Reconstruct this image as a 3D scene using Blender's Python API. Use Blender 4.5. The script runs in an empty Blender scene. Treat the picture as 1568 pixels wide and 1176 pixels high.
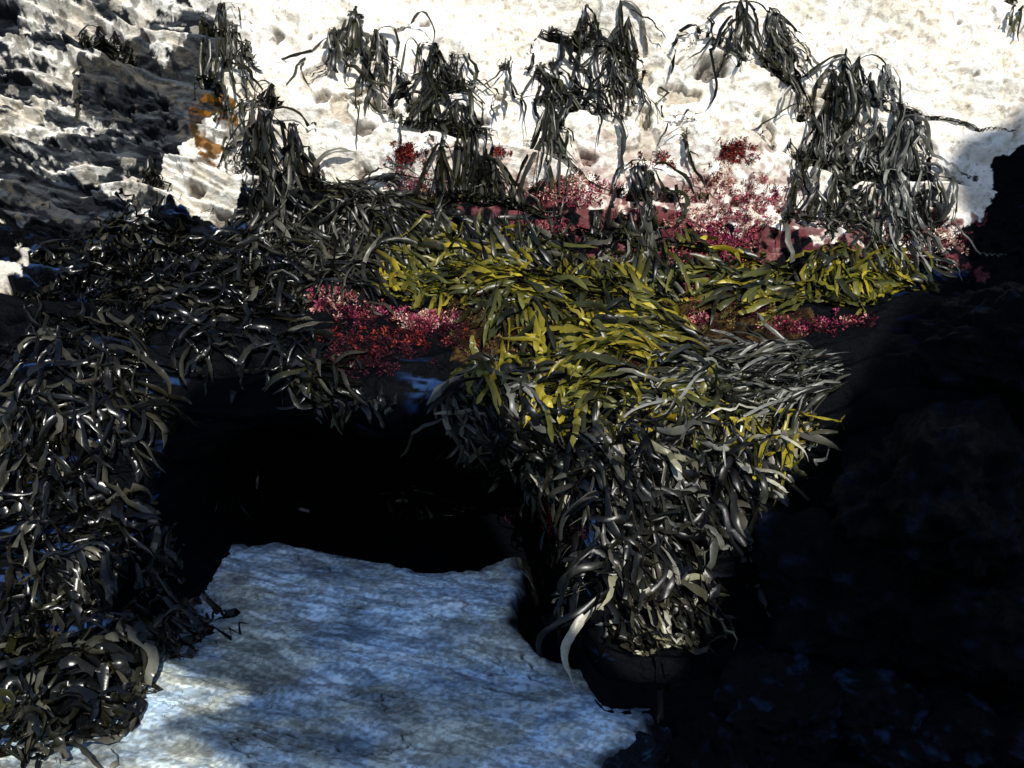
import bpy, math, random, bmesh
import numpy as np
from mathutils import Vector, noise as mnoise
from mathutils.bvhtree import BVHTree
random.seed(23); rng=np.random.default_rng(7)
scene=bpy.context.scene
scene.view_settings.view_transform='Standard'
scene.view_settings.look='None'; scene.view_settings.exposure=0; scene.view_settings.gamma=1

# ------------------------------------------------------------ camera
PITCH=math.radians(-25); TF=math.tan(math.radians(25))
C=Vector((0,-4.2,2.6))
cam=bpy.data.cameras.new("camera"); cam.sensor_width=36; cam.lens=18/TF
cam.clip_end=500; cam.clip_start=0.05
co=bpy.data.objects.new("camera",cam); scene.collection.objects.link(co)
co.location=C; co.rotation_euler=(math.radians(90)+PITCH,0,0); scene.camera=co
FW=Vector((0,math.cos(PITCH),math.sin(PITCH))); RT=Vector((1,0,0)); UP=Vector((0,-math.sin(PITCH),math.cos(PITCH)))
def ray(px,py):
    return (FW+RT*((px-784)/784*TF)-UP*((py-588)/784*TF)).normalized()

# ------------------------------------------------------------ light
EL=math.radians(48); SX,SY=0.17,-0.65
h=math.hypot(SX,SY); S=Vector((SX/h*math.cos(EL),SY/h*math.cos(EL),math.sin(EL)))
w=bpy.data.worlds.new("World"); scene.world=w; w.use_nodes=True
nt=w.node_tree; bg=nt.nodes['Background']
sky=nt.nodes.new('ShaderNodeTexSky'); sky.sky_type='NISHITA'; sky.sun_disc=False
sky.sun_elevation=EL; sky.sun_rotation=math.atan2(SX,SY); sky.altitude=0; sky.dust_density=0.6; sky.ozone_density=2.5
nt.links.new(sky.outputs[0],bg.inputs[0]); bg.inputs[1].default_value=0.14
sl=bpy.data.lights.new("sun","SUN"); sl.energy=5; sl.angle=math.radians(0.5); sl.color=(1,0.97,0.9)
so=bpy.data.objects.new("sun",sl); scene.collection.objects.link(so)
so.rotation_euler=S.to_track_quat('Z','Y').to_euler(); so.location=(2,-8,10)

# ------------------------------------------------------------ noise
def vn(x,y,seed=0):
    xi=np.floor(x).astype(np.int64); yi=np.floor(y).astype(np.int64)
    fx=x-xi; fy=y-yi; fx=fx*fx*fx*(fx*(fx*6-15)+10); fy=fy*fy*fy*(fy*(fy*6-15)+10)
    def H(a,b):
        q=(a*374761393+b*668265263+seed*362437+1013904223)&0xffffffff
        q=((q^(q>>13))*1274126177)&0xffffffff
        q=((q^(q>>15))*2246822519)&0xffffffff
        return ((q^(q>>16))&0xffffff)/float(0xffffff)
    a=H(xi,yi);b=H(xi+1,yi);c=H(xi,yi+1);d=H(xi+1,yi+1)
    return (a*(1-fx)+b*fx)*(1-fy)+(c*(1-fx)+d*fx)*fy
def fbm(x,y,o=4,seed=0):
    r=0;a=.5;t=0
    for k in range(o):
        ca,sa=math.cos(k*.9),math.sin(k*.9)
        r=r+a*vn((x*ca-y*sa)*2**k+k*17.3,(x*sa+y*ca)*2**k-k*9.1,seed+k); t+=a; a*=.5
    return r/t
def sfbm(x,y,o=4,seed=0):
    r=0;a=.5;t=0
    for k in range(o):
        r=r+a*vn(x*2**k+k*17.3,y*2**k-k*9.1,seed+k); t+=a; a*=.5
    return r/t
def sst(a,b,x):
    t=np.clip((x-a)/(b-a),0,1); return t*t*(3-2*t)

# ------------------------------------------------------------ rock face surface
A=[(-60,-.3),(-12,-.15),(-2.5,-.12),(-.7,-.12),(0.2,-.10),(.8,.05),(.95,.38),(.5,.5),(.1,.5),(-.1,.62),(.15,.84),(.55,1.02),(.85,1.38),(1.2,1.85),(1.65,2.35),(2.4,3.0),(4,4),(12,6.5),(70,9)]
B=[(-60,-.3),(-12,-.15),(-2.5,-.12),(-1.45,-.07),(-1.15,.02),(-.92,.12),(-.75,.22),(-.6,.32),(-.42,.44),(-.22,.64),(.15,.84),(.55,1.02),(.85,1.38),(1.2,1.85),(1.65,2.35),(2.4,3.0),(4,4),(12,6.5),(70,9)]
A=np.array(A,float);Bp=np.array(B,float);NP=len(A)
def crom(P,t):
    i=np.clip(np.floor(t).astype(int),0,NP-2); f=(t-i)[:,None]
    p0=P[np.clip(i-1,0,NP-1)];p1=P[i];p2=P[i+1];p3=P[np.clip(i+2,0,NP-1)]
    m1=(p2-p0)*.5; m2=(p3-p1)*.5
    L=np.linalg.norm(p2-p1,axis=1,keepdims=True)
    for m in (m1,m2):
        n=np.linalg.norm(m,axis=1,keepdims=True); m*=np.minimum(1,L/np.maximum(n,1e-6))
    return (2*f**3-3*f**2+1)*p1+(f**3-2*f**2+f)*m1+(-2*f**3+3*f**2)*p2+(f**3-f**2)*m2
tv=np.concatenate([np.linspace(0,2,8)[:-1],np.linspace(2,3,60)[:-1],np.linspace(3,11,400)[:-1],np.linspace(11,15,480)[:-1],np.linspace(15,16,50)[:-1],np.linspace(16,18,12)])
pa=crom(A,tv); pb=crom(Bp,tv)
seg=np.r_[0,np.cumsum(np.linalg.norm(np.diff(pb,axis=0),axis=1))]
s=seg-np.interp(3.0,tv,seg)
xd=np.linspace(-2.9,2.9,1150)
ext=2.9+np.cumsum(.02*1.17**np.arange(42))
X=np.concatenate([-ext[::-1],xd,ext]); NX=len(X); NS=len(tv)
XX,SS=np.meshgrid(X,s,indexing='ij')
xw=X+0.12*(vn(X*2.1,X*0,3)-.5)
cw=sst(-1.45,-1.0,xw)*(1-sst(-.05,.3,xw))
cw=cw[:,None]
Y=pa[None,:,0]*cw+pb[None,:,0]*(1-cw); Z=pa[None,:,1]*cw+pb[None,:,1]*(1-cw)
Y0=Y.copy();Z0=Z.copy()
dY=np.gradient(Y,axis=1);dZ=np.gradient(Z,axis=1);ln=np.hypot(dY,dZ)+1e-9
ny=-dZ/ln; nz=dY/ln
near=(1-sst(3,9,np.abs(XX)))*(1-sst(4.5,12,np.abs(SS)))
up=sst(1.95,2.4,SS)
big=(fbm(XX*1.1,SS*1.3,3,11)-.5)*.36
mid=(fbm(XX*4,SS*5,4,21)-.5)*(.13-.05*up)
wq=fbm(XX*1.8,SS*1.8,4,5)-.5
q=XX*.22+SS+.22*wq
fine=(fbm(XX*16,SS*20,5,31)-.5)*.024
wxp=XX+.07*fbm(XX*14,SS*14,3,71); wsp=SS+.07*fbm(XX*14,SS*14,3,72)
pit=sst(.73,.84,vn(wxp*12,wsp*13,41))*sst(.40,.65,fbm(XX*1.6,SS*1.6,2,42))*.05
pit2=sst(.72,.84,vn(wxp*27,wsp*27,43))*.022*sst(.4,.6,fbm(XX*2.6,SS*2.6,2,143))
ledge=((q*3.1+.5*fbm(XX*2,SS*2,4,79))%1.0); ledge=np.where(ledge<.93,ledge/.93,(1-ledge)/.07)*.05*sst(.38,.6,vn(XX*1.0,SS*2.5,80))
led2=((q*9+.8*fbm(XX*3,SS*3,4,179))%1.0); led2=np.where(led2<.88,led2/.88,(1-led2)/.12)*.018*sst(.40,.6,vn(XX*1.6,SS*4.5,180))
D=big+mid+fine-(pit+pit2)*up+(ledge+led2)*up
lw=1-sst(-1.55,-1.05,XX+.35*(fbm(XX*2,SS*2,4,8)-.5)); lw=lw*sst(1.5,1.9,SS)
f=(q*4.8+.5*fbm(XX*1.7,SS*3,4,81))%1.0
step=np.where(f<.84,f/.84,(1-f)/.16)
stepa=.4+1.0*vn(XX*1.6,SS*5,82)
D=D+lw*(step*.10*stepa-.05)
f2=(q*15+1.2*fbm(XX*3,SS*3,4,77))%1.0
step2=np.where(f2<.82,f2/.82,(1-f2)/.18)
D=D+lw*(step2*.03*(.3+1.2*vn(XX*4,SS*8,83)))
blk=sfbm(wxp*3,(wsp+XX*.22)*12,4,45)
D=D-lw*sst(.55,.68,blk)*.07+lw*(sfbm(XX*6,(SS+XX*.22)*24,4,46)-.5)*.03
f3=((SS-XX*.1)*7+1.5*vn(XX*2,SS*2,78))%1.0
D=D+(1-up)*np.where(f3<.8,f3/.8,(1-f3)/.2)*.03
D=D*near*(sst(-.6,.1,SS)*.85+.15)
D=D*(1-cw*(Z0<.12)*.75)
Y=Y0+ny*D; Z=Z0+nz*D; Xp=XX+ (fbm(XX*7,SS*7,3,55)-.5)*.03*near
def add_grid(name,Xg,Yg,Zg,link=True):
    nx,ns=Xg.shape
    v=np.stack([Xg,Yg,Zg],-1).reshape(-1,3)
    i=np.arange(nx-1)[:,None]; j=np.arange(ns-1)[None,:]
    a=(i*ns+j).ravel(); F=np.stack([a,a+ns,a+ns+1,a+1],-1)
    me=bpy.data.meshes.new(name)
    me.vertices.add(len(v)); me.vertices.foreach_set('co',v.ravel())
    me.loops.add(F.size); me.loops.foreach_set('vertex_index',F.ravel().astype(np.int32))
    me.polygons.add(len(F)); me.polygons.foreach_set('loop_start',np.arange(0,F.size,4,dtype=np.int32))
    me.polygons.foreach_set('loop_total',np.full(len(F),4,np.int32))
    me.polygons.foreach_set('use_smooth',np.ones(len(F),bool))
    me.update(calc_edges=True)
    ob=bpy.data.objects.new(name,me); scene.collection.objects.link(ob)
    return ob
rock=add_grid("rock_face",Xp,Y,Z)
bpy.context.view_layer.update()
bvh=BVHTree.FromObject(rock,bpy.context.evaluated_depsgraph_get())
def survey(px,py):
    r=bvh.ray_cast(C,ray(px,py))
    if r[0] is None: return None
    return r
def xs(px,py):
    loc,n,idx,d=survey(px,py)
    i=idx//(NS-1); j=idx%(NS-1)
    x=X[i]
    if px>=1555: x=6.
    if px<=8: x=-6.
    return x,s[j]
holes=np.zeros(XX.shape)
for (px,py,r,dp) in [(1088,100,.07,.11),(556,190,.055,.10),(545,150,.035,.06),(735,190,.05,.07),(490,145,.05,.08),(1040,95,.025,.04),(985,300,.05,.06),(905,240,.04,.06),(1160,180,.02,.03),(430,60,.03,.04),(650,35,.025,.03),(1500,110,.014,.02),(1470,30,.016,.02),(340,330,.05,.09),(300,290,.04,.07),(560,260,.04,.06),(600,170,.03,.05),(770,150,.02,.03),(480,60,.02,.03)]:
    hx,hs=xs(px,py)
    dd=np.hypot((wxp-.035-hx)/1.4,(wsp-.035-hs)*1.25)/r
    g_=1-sst(.45,1.0,dd+.5*(fbm(XX*18,SS*18,3,66)-.5)); D-=g_*dp; holes=np.maximum(holes,g_)
Y=Y0+ny*D; Z=Z0+nz*D
v=np.stack([Xp,Y,Z],-1).reshape(-1,3); rock.data.vertices.foreach_set('co',v.ravel()); rock.data.update()
bpy.context.view_layer.update()
bvh=BVHTree.FromObject(rock,bpy.context.evaluated_depsgraph_get())
def inpoly(px,py,poly):
    r=np.zeros(px.shape,bool); n=len(poly)
    for k in range(n):
        x1,y1=poly[k];x2,y2=poly[(k+1)%n]
        if y1==y2: continue
        c=((y1>py)!=(y2>py))&(px<(x2-x1)*(py-y1)/(y2-y1)+x1); r^=c
    return r
wx=XX+(fbm(XX*5,SS*5,5,91)-.5)*.34; ws=SS+(fbm(XX*5,SS*5,5,92)-.5)*.34
def mask(pts):
    P=[xs(*p) for p in pts]
    return inpoly(wx,ws,P).astype(float)
white=mask([(330,6),(1560,6),(1560,190),(1500,240),(1480,400),(1400,410),(1200,350),(1100,330),(900,300),(800,300),(600,290),(380,270),(345,345),(210,340),(270,230),(380,170),(340,90)])  # right edge follows the cast shadow: shaded white rock is painted dark
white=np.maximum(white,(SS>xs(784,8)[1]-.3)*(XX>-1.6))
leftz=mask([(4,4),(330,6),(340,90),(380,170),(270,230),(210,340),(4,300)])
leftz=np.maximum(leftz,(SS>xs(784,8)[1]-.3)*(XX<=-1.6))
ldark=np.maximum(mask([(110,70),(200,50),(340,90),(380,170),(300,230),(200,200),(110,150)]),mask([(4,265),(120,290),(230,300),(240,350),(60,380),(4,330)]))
lstrip=mask([(4,320),(60,350),(50,470),(4,480)])
rust=mask([(280,165),(385,145),(390,190),(300,245)])
pink=mask([(600,230),(1180,220),(1300,300),(1500,320),(1500,410),(1380,420),(1180,400),(1150,450),(850,400),(560,320)])
brown=mask([(700,440),(900,430),(1250,470),(1250,500),(1000,560),(880,590),(700,560)])
col=np.zeros(XX.shape+(3,)); 
def lay(m,c): 
    global col
    m=np.clip(m,0,1)[...,None]; col=col*(1-m)+np.array(c)*m
nA=fbm(XX*9,SS*9,5,101); nB=fbm(XX*30,SS*30,4,102); nC=sfbm(XX*6,SS*34,5,103); nD=fbm(XX*2.2,SS*2.2,3,104); nE=fbm(XX*60,SS*60,2,105)
nF=sfbm(XX*5,q*22,5,106)
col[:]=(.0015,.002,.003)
rightdark=sst(.2,.5,XX)
sky_glint=sst(.60,.70,nC)*sst(.47,.6,nD)  # sky glints on wet ledges, painted into the rock colour as patches
incave=(Z0<.56)*(cw>.12)
lay(sky_glint*(1-rightdark)*sst(.25,.4,SS)*(1-incave),(.020,.048,.13))
lay(sky_glint*sst(1.5,1.9,XX)*.5,(.01,.03,.12))
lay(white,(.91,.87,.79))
lay(white*sst(.52,.64,nF)*.35,(.74,.66,.52))
lay(white*sst(.52,.66,nA)*.40,(.68,.59,.43))
lay(white*sst(.62,.72,nB)*.45,(.42,.35,.24))
lay(white*sst(.74,.82,nE)*.5,(.16,.13,.09))
lay(white*sst(.73,.84,vn(wxp*12,wsp*13,41))*sst(.40,.65,fbm(XX*1.6,SS*1.6,2,42))*.5,(.3,.24,.16))
lay(white*sst(.3,.9,holes)*.8,(.10,.075,.055))  # shade of the undercut holes painted dark into the rock colour
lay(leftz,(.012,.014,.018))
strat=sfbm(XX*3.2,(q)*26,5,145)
lm=sst(.44,.505,strat*.45+nA*.28+nB*.27+.015+.12*(step-.5)+.06*(step2-.5)-.16*sst(.5,.62,blk))  # pale ledge tops and dark undercuts: light and shade mixed into the strata colour
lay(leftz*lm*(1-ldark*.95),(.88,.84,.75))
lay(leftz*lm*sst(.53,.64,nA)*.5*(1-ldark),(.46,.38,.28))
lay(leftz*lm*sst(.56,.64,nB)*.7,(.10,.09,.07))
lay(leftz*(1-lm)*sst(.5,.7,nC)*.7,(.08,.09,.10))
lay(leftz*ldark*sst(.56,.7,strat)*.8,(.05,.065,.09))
lay(lstrip*sst(.5,.55,nA),(.7,.65,.55))
lay(rust*sst(.50,.58,nF)*.95,(.24,.10,.012))
lay(rust*sst(.44,.56,nB)*.7,(.02,.01,.004))
lay(brown*.8,(.018,.010,.004)); lay(brown*sst(.5,.64,nB)*.6,(.10,.06,.02))
lay(pink*sst(.46,.58,nA*.5+nB*.5)*.6*(1-.75*sst(2.45,2.85,SS)),(.46,.21,.18))
lay(pink*sst(.49,.57,nB)*.8*(1-.75*sst(2.45,2.85,SS)),(.11,.02,.03))
wet=np.clip(1-white-leftz*.8,0,1)
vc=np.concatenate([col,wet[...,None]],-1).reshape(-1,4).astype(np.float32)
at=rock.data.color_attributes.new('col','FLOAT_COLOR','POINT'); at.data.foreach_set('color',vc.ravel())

def mat_attr(name,rough,bump=.3,scale=60,spec=.5,var=.5,wetr=None,dist=.01):
    m=bpy.data.materials.new(name); m.use_nodes=True; t=m.node_tree; N=t.nodes; Lk=t.links
    b=N['Principled BSDF']; a=N.new('ShaderNodeAttribute'); a.attribute_name='col'
    tc=N.new('ShaderNodeTexCoord')
    n=N.new('ShaderNodeTexNoise'); n.inputs['Scale'].default_value=scale; n.inputs['Detail'].default_value=6; n.inputs['Roughness'].default_value=.65
    Lk.new(tc.outputs['Object'],n.inputs[0])
    r=N.new('ShaderNodeMapRange'); r.inputs[1].default_value=.3; r.inputs[2].default_value=.7; r.inputs[3].default_value=1-var; r.inputs[4].default_value=1+var*.6
    Lk.new(n.outputs[0],r.inputs[0])
    mx=N.new('ShaderNodeVectorMath'); mx.operation='SCALE'; Lk.new(a.outputs['Color'],mx.inputs[0]); Lk.new(r.outputs[0],mx.inputs['Scale'])
    Lk.new(mx.outputs[0],b.inputs['Base Color'])
    bp=N.new('ShaderNodeBump'); bp.inputs['Strength'].default_value=bump; bp.inputs['Distance'].default_value=dist
    Lk.new(n.outputs[0],bp.inputs['Height']); Lk.new(bp.outputs[0],b.inputs['Normal'])
    b.inputs['Roughness'].default_value=rough; b.inputs['Specular IOR Level'].default_value=spec
    if wetr is not None:
        q=N.new('ShaderNodeMapRange'); q.inputs[3].default_value=rough; q.inputs[4].default_value=wetr
        Lk.new(a.outputs['Alpha'],q.inputs[0]); Lk.new(q.outputs[0],b.inputs['Roughness'])
    return m
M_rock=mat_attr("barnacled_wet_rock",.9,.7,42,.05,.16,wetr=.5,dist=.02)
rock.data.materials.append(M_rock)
M_dark=mat_attr("wet_dark_boulder",.55,1,30,.08,.5,dist=.03)
M_kelp=mat_attr("kelp_blade",.32,.2,40,.32,.35,dist=.004)
M_wet=mat_attr("wet_black_kelp",.23,.2,40,.36,.35,dist=.004)
M_alga=mat_attr("red_algae",.75,.3,90,.12,.5,dist=.004)

# ------------------------------------------------------------ flat slab in the shade
spx=[(215,860),(250,838),(330,820),(420,826),(500,830),(570,842),(640,862),(720,856),(812,846),(800,890),(785,950),(830,985),(900,1008),(960,1040),(1010,1085),(1022,1120),(960,1150),(900,1180),(860,1300),(300,1330),(-100,1300),(-60,1150),(60,990),(180,935),(260,900)]
sp=[]
for p in spx:
    d=ray(*p); t=-(C.z-.02)/d.z; q_=C+d*t; sp.append((q_.x,q_.y))
sxs=[p[0] for p in sp]; sys_=[p[1] for p in sp]
gx=np.linspace(min(sxs)-.15,max(sxs)+.15,820); gy=np.linspace(min(sys_)-.15,max(sys_)+.15,640)
GX,GY=np.meshgrid(gx,gy,indexing='ij')
jx=GX+(fbm(GX*6,GY*6,5,201)-.5)*.12; jy=GY+(fbm(GX*6,GY*6,5,202)-.5)*.12
ins=inpoly(jx,jy,sp)
dm=np.full(GX.shape,9.)
for k in range(len(sp)):
    x1,y1=sp[k];x2,y2=sp[(k+1)%len(sp)]
    L2=(x2-x1)**2+(y2-y1)**2; t=np.clip(((jx-x1)*(x2-x1)+(jy-y1)*(y2-y1))/L2,0,1)
    dm=np.minimum(dm,np.hypot(jx-x1-t*(x2-x1),jy-y1-t*(y2-y1)))
sd=np.where(ins,dm,-dm)
rx,ry=GX*.96+GY*.28,GY*.96+GX*.28
ry2=ry+.10*(fbm(rx*2,ry*2,3,210)-.5)
GZ=-.19+sst(-.10,.05,sd)*.20+(sfbm(rx*1.8,ry2*4,4,203)-.5)*.06+(sfbm(rx*8,ry2*24,5,204)-.5)*.014+(fbm(GX*40,GY*40,4,230)-.5)*.008
k1=(ry2*4.5)%1.0; GZ+=np.where(k1<.95,k1/.95,(1-k1)/.05)*.018*sst(.45,.6,vn(rx*2,ry*4,215))
crk=np.zeros(GX.shape)
for (sd_,fr_) in ((240,1.1),(250,1.9),(260,3.0)):
    cr=np.abs(sfbm(rx*fr_,ry*fr_*3.6,5,sd_)-.5); c_=(1-sst(.001,.006,cr))*sst(.5,.62,vn(rx*2,ry*2,sd_+3)); crk=np.maximum(crk,c_); GZ-=c_*.018
slab=add_grid("rock_slab",GX,GY,GZ)
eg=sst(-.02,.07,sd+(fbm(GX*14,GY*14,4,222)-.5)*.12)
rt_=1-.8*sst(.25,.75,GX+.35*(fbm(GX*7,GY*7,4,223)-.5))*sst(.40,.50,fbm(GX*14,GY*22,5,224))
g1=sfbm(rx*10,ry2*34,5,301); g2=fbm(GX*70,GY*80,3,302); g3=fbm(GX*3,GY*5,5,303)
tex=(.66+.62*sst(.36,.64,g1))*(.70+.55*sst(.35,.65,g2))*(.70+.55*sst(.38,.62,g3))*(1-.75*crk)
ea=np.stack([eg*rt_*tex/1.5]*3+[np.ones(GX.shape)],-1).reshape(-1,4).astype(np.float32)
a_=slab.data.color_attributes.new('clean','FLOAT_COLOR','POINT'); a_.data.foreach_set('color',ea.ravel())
m=bpy.data.materials.new("blue_grey_schist"); m.use_nodes=True; t=m.node_tree;N=t.nodes;Lk=t.links;b=N['Principled BSDF']
tc=N.new('ShaderNodeTexCoord');
def mapn(rot,sc):
    mp=N.new('ShaderNodeMapping'); mp.inputs['Rotation'].default_value=(0,0,rot); mp.inputs['Scale'].default_value=sc; Lk.new(tc.outputs['Object'],mp.inputs[0]); return mp
def noi(mp,scale,det=8,ro=.65,dis=0):
    n=N.new('ShaderNodeTexNoise'); n.inputs['Scale'].default_value=scale;n.inputs['Detail'].default_value=det;n.inputs['Roughness'].default_value=ro;n.inputs['Distortion'].default_value=dis; Lk.new(mp.outputs[0],n.inputs[0]); return n
def ramp(n,st):
    r=N.new('ShaderNodeValToRGB'); e=r.color_ramp.elements
    while len(e)<len(st): e.new(.5)
    for k,(p,c) in enumerate(st): e[k].position=p; e[k].color=(*c,1)
    Lk.new(n.outputs[0],r.inputs[0]); return r
n1=noi(mapn(.28,(1,3.0,1)),2.0,9,.7,.8); r1=ramp(n1,[(.36,(.32,.48,.66)),(.46,(.54,.72,.88)),(.56,(.70,.86,.96)),(.66,(.92,.98,1.0))])
n2=noi(mapn(.28,(1,2.4,1)),13,9,.8,.2)
n3=noi(mapn(.1,(1,1.6,1)),1.5,9,.72,.5); r3=ramp(n3,[(.46,(0,0,0)),(.56,(.9,.9,.9))])
m2=N.new('ShaderNodeMix'); m2.data_type='RGBA'; Lk.new(r3.outputs[0],m2.inputs[0]); Lk.new(r1.outputs[0],m2.inputs[6]); m2.inputs[7].default_value=(.64,.66,.54,1)
m3=N.new('ShaderNodeMix'); m3.data_type='RGBA'; m3.blend_type='MULTIPLY'; m3.inputs[0].default_value=1
at_=N.new('ShaderNodeAttribute'); at_.attribute_name='clean'
Lk.new(m2.outputs[2],m3.inputs[6]); Lk.new(at_.outputs['Color'],m3.inputs[7])
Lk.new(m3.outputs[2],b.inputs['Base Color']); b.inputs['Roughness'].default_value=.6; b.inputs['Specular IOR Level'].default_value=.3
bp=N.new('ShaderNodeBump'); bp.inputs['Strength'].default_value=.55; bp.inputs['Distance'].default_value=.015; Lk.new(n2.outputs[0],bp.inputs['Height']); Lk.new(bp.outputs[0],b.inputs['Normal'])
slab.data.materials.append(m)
bvh_slab=BVHTree.FromObject(slab,bpy.context.evaluated_depsgraph_get())

# ------------------------------------------------------------ boulders
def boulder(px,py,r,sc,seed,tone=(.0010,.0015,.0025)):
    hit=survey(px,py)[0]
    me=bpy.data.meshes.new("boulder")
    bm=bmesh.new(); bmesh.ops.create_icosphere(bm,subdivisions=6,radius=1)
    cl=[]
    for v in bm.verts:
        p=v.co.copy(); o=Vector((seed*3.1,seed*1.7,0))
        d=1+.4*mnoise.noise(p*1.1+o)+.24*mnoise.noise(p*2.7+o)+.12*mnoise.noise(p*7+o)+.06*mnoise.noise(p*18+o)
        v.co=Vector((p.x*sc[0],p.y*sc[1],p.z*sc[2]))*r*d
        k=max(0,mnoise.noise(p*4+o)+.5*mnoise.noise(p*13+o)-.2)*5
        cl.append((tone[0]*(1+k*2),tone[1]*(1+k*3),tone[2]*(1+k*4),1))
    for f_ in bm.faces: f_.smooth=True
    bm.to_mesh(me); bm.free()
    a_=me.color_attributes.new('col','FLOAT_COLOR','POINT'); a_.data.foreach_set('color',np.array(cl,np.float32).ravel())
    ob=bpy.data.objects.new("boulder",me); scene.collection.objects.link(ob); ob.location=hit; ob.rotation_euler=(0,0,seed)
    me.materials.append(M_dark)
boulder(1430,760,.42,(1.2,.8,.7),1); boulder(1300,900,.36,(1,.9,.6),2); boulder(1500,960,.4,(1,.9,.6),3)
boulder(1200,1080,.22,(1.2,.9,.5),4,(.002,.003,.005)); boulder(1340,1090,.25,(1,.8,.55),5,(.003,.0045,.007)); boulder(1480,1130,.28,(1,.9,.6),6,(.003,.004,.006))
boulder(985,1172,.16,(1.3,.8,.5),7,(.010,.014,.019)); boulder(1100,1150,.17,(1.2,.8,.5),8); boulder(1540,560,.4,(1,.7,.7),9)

# ------------------------------------------------------------ unseen leaning rock added behind the viewpoint, outline shaped to throw the shade
YB=-5.6
pts=[]
def onplane(P):
    t=(P.y-YB)/(-S.y); return (P.x+S.x*t,P.z+S.z*t)
def zplane(px,py,z=.01):
    d=ray(px,py); return C+d*((z-C.z)/d.z)
for p in [(370,1500),(372,1176),(290,1132),(240,1108),(310,1090),(385,1076),(372,1050),(310,1040),(255,1015),(190,985),(170,930),(225,880),(240,830)]:
    pts.append(onplane(zplane(*p)))
for p in [(262,650),(290,590),(350,570),(420,585),(450,620),(540,625),(640,615),(690,690),(720,750)]:
    pts.append(onplane(survey(*p)[0]))
for p in [(800,880),(850,985),(950,1035),(1030,1050),(1075,960),(1135,830),(1265,690),(1335,545),(1395,455),(1480,405),(1488,330),(1445,262),(1475,215),(1566,170)]:
    pts.append(onplane(survey(*p)[0]))
x0=pts[-1][0]; z0=pts[-1][1]
pts+= [(x0+.8,z0+.6),(x0+1.8,z0+.5),(x0+2.4,z0-1.5),(x0+2.0,z0-4),(x0+2.6,-1),(pts[0][0]-.1,-1)]
bm=bmesh.new(); vs=[bm.verts.new((p[0],YB,p[1])) for p in pts]; fc=bm.faces.new(vs)
ex=bmesh.ops.extrude_face_region(bm,geom=[fc])
for e in ex['geom']:
    if isinstance(e,bmesh.types.BMVert):
        low=e.co.z<0
        e.co+=S*1.1
        if low: e.co.z=-1
bmesh.ops.triangulate(bm,faces=bm.faces[:])
for _ in range(5):
    bmesh.ops.subdivide_edges(bm,edges=[e for e in bm.edges if e.calc_length()>.3],cuts=1)
    bmesh.ops.triangulate(bm,faces=bm.faces[:])
for v in bm.verts:
    n_=mnoise.noise_vector(v.co*4)*.03; v.co+=Vector((n_.x,n_.y,n_.z))
bmesh.ops.recalc_face_normals(bm,faces=bm.faces)
me=bpy.data.meshes.new("shade_blocker_rock"); bm.to_mesh(me); bm.free()
a_=me.color_attributes.new('col','FLOAT_COLOR','POINT'); a_.data.foreach_set('color',np.tile(np.array([.3,.31,.33,.1],np.float32),len(me.vertices)))
ob=bpy.data.objects.new("shade_blocker_rock",me); scene.collection.objects.link(ob); me.materials.append(M_rock)

# ------------------------------------------------------------ kelp
class Buf:
    def __init__(s_): s_.v=[];s_.f=[];s_.c=[]
    def make(s_,name,mat):
        if not s_.v: return
        me=bpy.data.meshes.new(name); me.from_pydata(s_.v,[],s_.f)
        me.polygons.foreach_set('use_smooth',np.ones(len(me.polygons),bool))
        a=me.color_attributes.new('col','FLOAT_COLOR','POINT'); a.data.foreach_set('color',np.array(s_.c,np.float32).ravel())
        ob=bpy.data.objects.new(name,me); scene.collection.objects.link(ob); me.materials.append(mat)
PAL={'b':[(.003,.003,.003),(.005,.005,.004),(.008,.008,.006),(.004,.004,.005),(.03,.027,.018)],
     'k':[(.006,.006,.004),(.010,.010,.007),(.020,.019,.012),(.075,.07,.05)],
     'd':[(.007,.007,.005),(.018,.018,.012),(.042,.041,.028),(.12,.115,.088),(.035,.034,.012)],
     'g':[(.06,.062,.050),(.13,.13,.108),(.028,.03,.024),(.010,.010,.008),(.26,.26,.225)],
     'y':[(.23,.19,.014),(.15,.135,.014),(.065,.068,.016),(.36,.29,.025),(.02,.02,.008)],
     'o':[(.075,.078,.017),(.03,.033,.010),(.135,.128,.022),(.010,.012,.005)],
     't':[(.22,.21,.13),(.09,.085,.05),(.02,.02,.014),(.46,.44,.34)]}
U=random.uniform
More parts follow.
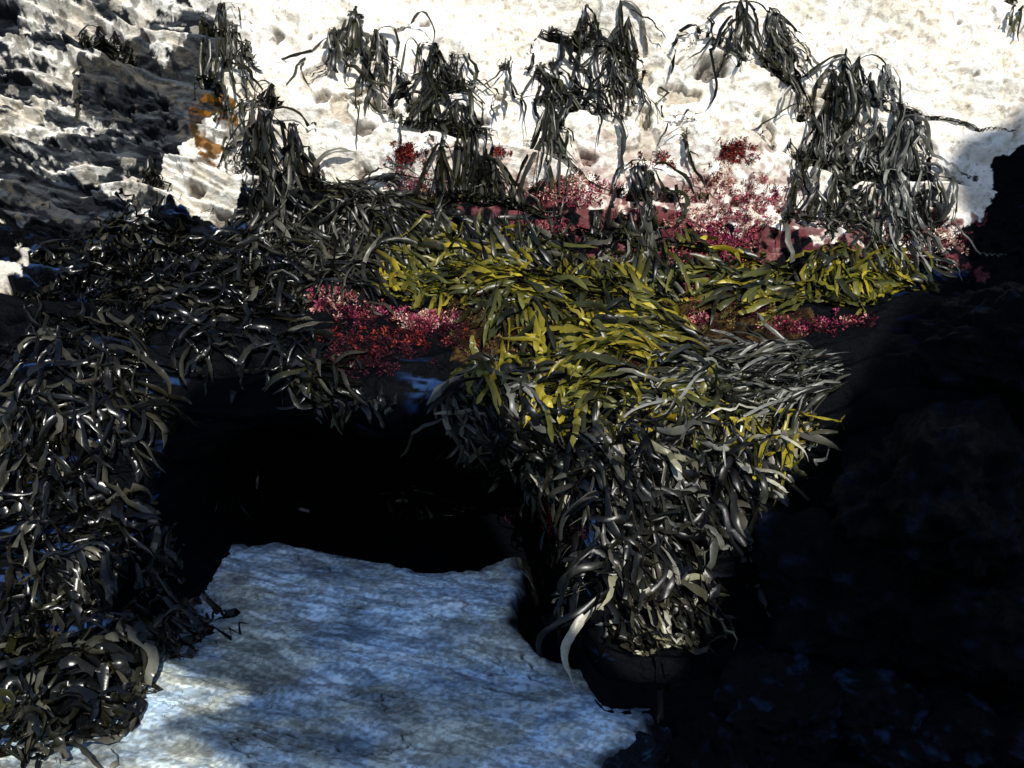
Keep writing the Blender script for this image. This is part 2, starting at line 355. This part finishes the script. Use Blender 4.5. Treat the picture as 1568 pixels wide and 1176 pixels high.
def strap(B_,p,d,L,wd,g,gk,lift,col,curl=.2,fork=.3,n=None,depth=0,st=0.0,tip=None,slabc=False,mx=.16):
    n=n or max(8,int(L/.022)); n=min(n,26)
    stp=L/n; ph=U(0,6.3); fr=U(3,8); tw=U(-1.0,1.0); dt=U(-.22,.22)
    if tip is None: tip=U(-1,1)*curl*1.3
    p=p.copy(); d=d.normalized(); base=len(B_.v)
    for i in range(n+1):
        f=i/n
        loc,nr,idx,ds=bvh.find_nearest(p)
        hh=(p-loc).dot(nr)
        if hh<lift: p=loc+nr*lift
        elif hh>mx*.4: d=(d-nr*min(.8,(hh/mx)*.5)).normalized()
        if slabc and p.z<.25:
            r2=bvh_slab.find_nearest(p,.3)
            if r2[0] is not None and (p-r2[0]).dot(r2[1])<lift*.5+.006: p=r2[0]+r2[1]*(lift*.5+.006)
        side=d.cross(nr)
        if side.length<1e-3: side=RT.copy()
        side.normalize(); nn=side.cross(d).normalized()
        tw+=dt*.5
        a=side*math.cos(tw)+nn*math.sin(tw); b=nn*math.cos(tw)-side*math.sin(tw)
        ff=st+(1-st)*f
        ww=wd*min(1,.35+ff*2.2)*(1 if ff<.75 else max(.08,math.cos((ff-.75)/.25*1.5)))*.5
        ww*=1+.10*math.sin(f*fr*5+ph)
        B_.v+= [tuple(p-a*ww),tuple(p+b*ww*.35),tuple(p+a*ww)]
        k=.3+.95*ff  # darker towards the base: shade inside the clump put into the blade colour
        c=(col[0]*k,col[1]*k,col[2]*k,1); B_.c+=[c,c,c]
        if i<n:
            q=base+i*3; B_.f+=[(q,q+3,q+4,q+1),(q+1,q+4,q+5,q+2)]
        if depth<1 and i>n*.25 and i<n*.8 and random.random()<fork/(n*.55)*2:
            sd_=1 if random.random()<.5 else -1
            strap(B_,p,(d+side*sd_*.6),L*(1-f)*U(.7,1.1),wd*.85,g,gk,lift,col,curl,0,depth=1,st=.35,slabc=slabc,mx=mx)
        d=(d+g*gk+side*(math.sin(ph+f*fr)*curl)+nn*(math.sin(ph*2+f*fr*1.3)*curl*.4)+side*tip*f*f).normalized()
        p=p+d*stp
G=Vector((0,-.05,-1)).normalized()
PX=.0031
def tuft(px,py,L,wpx,n,pal,wd=.0185,curl=.11,lean=0,fl=.06):
    """hanging kelp clump: several holdfasts down a short column, long blades draping down the rock"""
    B_=Buf(); n=int(n*1.0)
    subs=[(0,0)]+[(U(-.34,.34)*wpx,U(.0,.5)*L) for _ in range(max(3,n//15))]
    hs=[]
    for (a,b) in subs:
        r=survey(max(2,min(1566,px+a)),max(2,py+b)); hs.append((r,b/L))
    for k in range(n):
        r,fb=random.choice(hs); a=random.gauss(0,.28)
        p=r[0]+r[1]*.012; nr=r[1]
        up_=U(-2.0,-.9) if random.random()<.95 else U(-.3,.3)
        d=nr*U(.02,.25)+RT*(a+lean)+Vector((0,0,up_))
        l=L*PX*(1.2-fb*.45)*U(.4,1.15)*1.75
        strap(B_,p,d,l,wd*U(.4,1.45),(G+RT*(lean*.4+random.gauss(0,.10))).normalized(),U(.18,.45),U(.006,fl),random.choice(PAL[pal]),curl*U(.4,2.0),.5,mx=.11)
    B_.make("kelp_clump",M_kelp)
def bed(lst,mat=None,wm=.68,nm=1.0,lm_=1.35,slabc=False,mx=.2,cm=.55):
    B_=Buf()
    for (cx,cy,rx_,ry_,n,L,ang,spr,pal,wd,lf,curl) in lst:
        for k in range(int(n*nm)):
            r=math.sqrt(random.random()); th=U(0,6.283)
            h_=survey(min(1567,max(-60,cx+rx_*r*math.cos(th))),max(1,min(1230,cy+ry_*r*math.sin(th))))
            if not h_: continue
            p=h_[0]+h_[1]*.01; nr=h_[1]
            a=math.radians(ang+random.gauss(0,spr)); dr=RT*math.cos(a)-UP*math.sin(a)
            dr=(dr-nr*dr.dot(nr))
            if dr.length<.05: dr=RT.copy()
            dr.normalize()
            strap(B_,p,dr+nr*U(0,.5),L*PX*U(.45,1.25)*lm_,wd*wm*U(.5,1.45),(dr*.6+G*.5-nr*.25).normalized(),U(.06,.25),U(.004,lf),random.choice(PAL[random.choice(pal)]),curl*cm*U(.4,1.7),.45,slabc=slabc,mx=mx)
    B_.make("kelp_bed",mat or M_kelp)

for a in [(150,40,95,100,70,'k'),(335,4,120,90,80,'d'),(375,60,45,50,22,'d'),(545,10,90,90,50,'d'),(575,50,70,50,18,'d'),(665,65,150,110,160,'d'),(690,150,150,90,120,'d'),
          (838,55,120,60,60,'d'),(850,130,140,60,60,'d'),(950,4,120,120,100,'d'),(945,60,90,60,40,'d'),(895,4,70,80,32,'d'),(1130,8,85,130,46,'d'),(1195,50,80,60,40,'d'),
          (1295,85,120,90,80,'d'),(1245,160,190,90,140,'d'),(1375,175,190,95,180,'g'),(1295,240,140,130,160,'d'),(1350,100,70,60,26,'g'),
          (425,135,125,110,130,'k'),(235,240,55,45,25,'k'),(1062,185,70,40,12,'d'),(995,255,115,100,120,'d'),(940,300,70,60,40,'d'),
          (745,225,90,60,60,'d'),(800,280,70,60,45,'d'),(560,100,70,50,8,'d'),(710,250,90,70,60,'d'),(455,205,80,70,50,'k'),(390,330,80,80,50,'k'),
          (620,70,90,100,12,'d'),(780,90,110,50,8,'d'),(890,110,100,50,10,'d'),(1080,20,90,60,10,'d'),(1210,210,110,50,16,'d'),(1400,210,130,60,30,'g')]:
    tuft(*a)
tuft(1550,3,30,60,20,'o')
bed([(480,320,110,55,230,100,70,40,'kkd',.022,.06,.2),(560,300,70,30,70,80,20,40,'d',.02,.05,.2),(440,400,80,50,150,90,60,50,'kb',.022,.05,.25),(530,400,50,50,80,80,60,50,'kd',.022,.05,.25)],wm=.78)
bed([(680,345,110,30,130,80,50,30,'dod',.022,.05,.15),(660,400,95,40,280,75,20,32,'yyo',.024,.06,.14),(790,350,90,40,120,75,70,35,'dok',.02,.05,.15),
     (740,440,110,25,160,70,40,40,'yo',.022,.04,.15),(620,440,60,15,50,70,10,25,'y',.024,.04,.12)],wm=.98,lm_=1.2)
bed([(880,440,110,50,310,95,85,26,'yyo',.026,.07,.14),(950,390,90,45,140,90,110,35,'dod',.024,.06,.15),(1030,380,35,40,40,65,70,20,'o',.028,.05,.1),
     (850,400,70,30,60,75,60,40,'dk',.02,.06,.2)],wm=.98,lm_=1.2)
bed([(1160,430,70,30,120,85,165,30,'yoo',.024,.05,.14),(1200,440,60,30,120,70,120,25,'yyo',.026,.05,.12),(1320,400,85,30,210,70,95,35,'yyo',.024,.06,.14),(1290,440,90,20,90,60,80,35,'yo',.022,.04,.15)],wm=.98,lm_=1.15)
bed([(1000,530,90,35,220,95,200,35,'yyo',.026,.06,.14),(790,560,80,25,90,60,60,50,'yo',.026,.04,.15),(880,600,70,25,110,55,80,50,'oy',.028,.04,.15),(1010,630,70,30,110,70,20,40,'yyo',.024,.06,.15),(840,530,90,30,50,55,60,60,'oy',.024,.04,.15)],wm=.98,lm_=1.15)
bed([(1180,570,130,45,460,85,172,18,'ggd',.018,.06,.14),(1080,620,120,45,210,80,160,35,'gdo',.022,.06,.2),(1210,650,70,22,120,60,165,25,'tyy',.024,.08,.15)],lm_=1.2,wm=.75)
bed([(760,620,90,50,170,70,50,40,'kbg',.026,.07,.3),(880,690,150,50,250,75,60,40,'kbbdgt',.026,.07,.3),(1030,700,130,45,180,75,50,40,'kbgb',.026,.07,.3),(1120,670,80,30,80,65,60,40,'dkt',.024,.06,.25)],wm=.88)
bed([(1000,780,110,55,120,95,70,40,'kbgb',.028,.09,.35),(960,860,85,50,80,120,100,40,'tkbb',.030,.10,.35),(1015,890,50,50,42,120,95,30,'tkb',.03,.08,.3),(1110,770,35,50,24,65,80,40,'k',.024,.06,.3),(985,950,65,20,30,80,80,50,'tkt',.03,.08,.3)],wm=.92,lm_=1.35)
bed([(200,400,150,50,290,95,50,50,'bbk',.026,.07,.35),(330,430,120,60,170,80,50,50,'bbk',.024,.06,.35),(150,480,95,80,160,100,80,50,'bbk',.028,.07,.4),
     (130,600,100,60,75,90,70,50,'bbk',.028,.07,.4),(470,570,50,30,60,60,50,50,'bd',.024,.05,.35),(370,500,110,45,80,70,60,60,'bk',.024,.05,.35),(560,600,100,15,14,40,50,60,'d',.024,.02,.3),
     (640,770,70,25,24,40,50,60,'kb',.02,.02,.35),(400,760,100,30,24,40,20,60,'b',.02,.03,.4)],mat=M_wet,wm=.85,lm_=1.25)
bed([(90,760,105,80,110,80,70,60,'bbbk',.03,.06,.4),(110,850,95,40,56,75,50,60,'bbk',.03,.06,.4),(30,650,50,60,40,80,70,60,'bk',.03,.06,.4),(225,870,30,30,30,50,20,70,'b',.026,.06,.4)],mat=M_wet,slabc=True,wm=.85,lm_=1.25)
bed([(70,1020,80,55,46,90,60,70,'bbkd',.032,.12,.6),(45,1120,55,50,55,80,60,80,'bbkd',.034,.12,.6),(245,965,50,20,24,130,80,50,'bk',.034,.14,.6),(10,960,60,60,50,70,60,70,'bd',.03,.08,.5),(140,1110,40,40,16,110,10,60,'bk',.034,.12,.8),(190,1010,60,30,18,120,30,70,'bkd',.034,.12,.8)],mat=M_wet,slabc=True,wm=.9,cm=.85)

# ------------------------------------------------------------ red / pink coralline algae + brown turf
def algae(lst,name="red_algae"):
    B_=Buf()
    for (cx,cy,rx_,ry_,n,pal) in lst:
        for k in range(n):
            r=math.sqrt(random.random())*U(.5,1.6); th=U(0,6.283)
            h_=survey(cx+rx_*r*math.cos(th),cy+ry_*r*math.sin(th)); nr=h_[1]; c0=h_[0]; R=U(.006,.03)
            bc=random.choice(pal)
            for m_ in range(26):
                d=Vector((random.gauss(0,1),random.gauss(0,1),random.gauss(0,1))).normalized()
                if d.dot(nr)<0: d=-d
                p=c0+d*R*U(.2,1.0); e=d.cross(Vector((U(-1,1),U(-1,1),U(-1,1)))).normalized()*U(.0015,.004); q=d*U(.005,.014)
                i=len(B_.v); B_.v+=[tuple(p-e*.5),tuple(p+e*.5),tuple(p+q+e),tuple(p+q*1.1-e)]
                B_.f.append((i,i+1,i+2,i+3)); kk=U(.2,1.7); B_.c+=[(bc[0]*kk,bc[1]*kk,bc[2]*kk,1)]*4
    B_.make(name,M_alga)
PK=[(.42,.085,.11),(.52,.23,.21),(.20,.025,.05),(.34,.055,.12),(.08,.01,.02)]; RD=[(.20,.022,.018),(.26,.04,.03),(.06,.006,.008)]; SP=[(.56,.34,.26),(.64,.46,.38),(.38,.15,.13),(.14,.03,.03)]; DK=[(.035,.008,.014),(.02,.004,.008),(.06,.012,.02)]
BR=[(.09,.06,.02),(.04,.028,.01),(.15,.11,.04),(.06,.018,.014)]
algae([(620,235,26,15,50,RD),(640,290,40,25,40,PK+SP),(765,235,12,9,10,RD)])
algae([(1125,232,26,15,50,RD),(1090,265,25,20,16,RD+SP)])
algae([(880,290,55,28,90,PK+SP),(850,350,30,13,40,PK),(1000,245,30,10,14,RD)])
algae([(1115,320,70,42,150,PK+SP),(1095,375,58,28,130,PK),(1170,310,40,40,26,PK+SP)])
algae([(1430,370,50,45,100,SP+DK),(1370,330,40,50,26,SP)])
algae([(500,455,42,16,110,SP+PK),(560,480,40,12,60,PK+DK),(655,490,45,13,100,PK+PK+SP),(590,515,90,24,120,DK+DK+RD),(560,550,70,20,50,DK),(700,510,30,20,20,DK)])
algae([(1230,500,65,11,60,PK+DK),(1065,440,20,25,30,DK+PK),(1070,490,16,8,14,PK),(1310,490,30,12,16,PK+DK)])
algae([(848,800,14,20,40,RD),(890,815,13,10,12,DK),(780,790,13,8,7,DK)])
algae([(800,490,90,45,200,BR),(960,480,80,25,80,BR),(1100,480,90,25,90,BR+DK),(900,560,80,25,80,BR)],"brown_turf_seaweed")
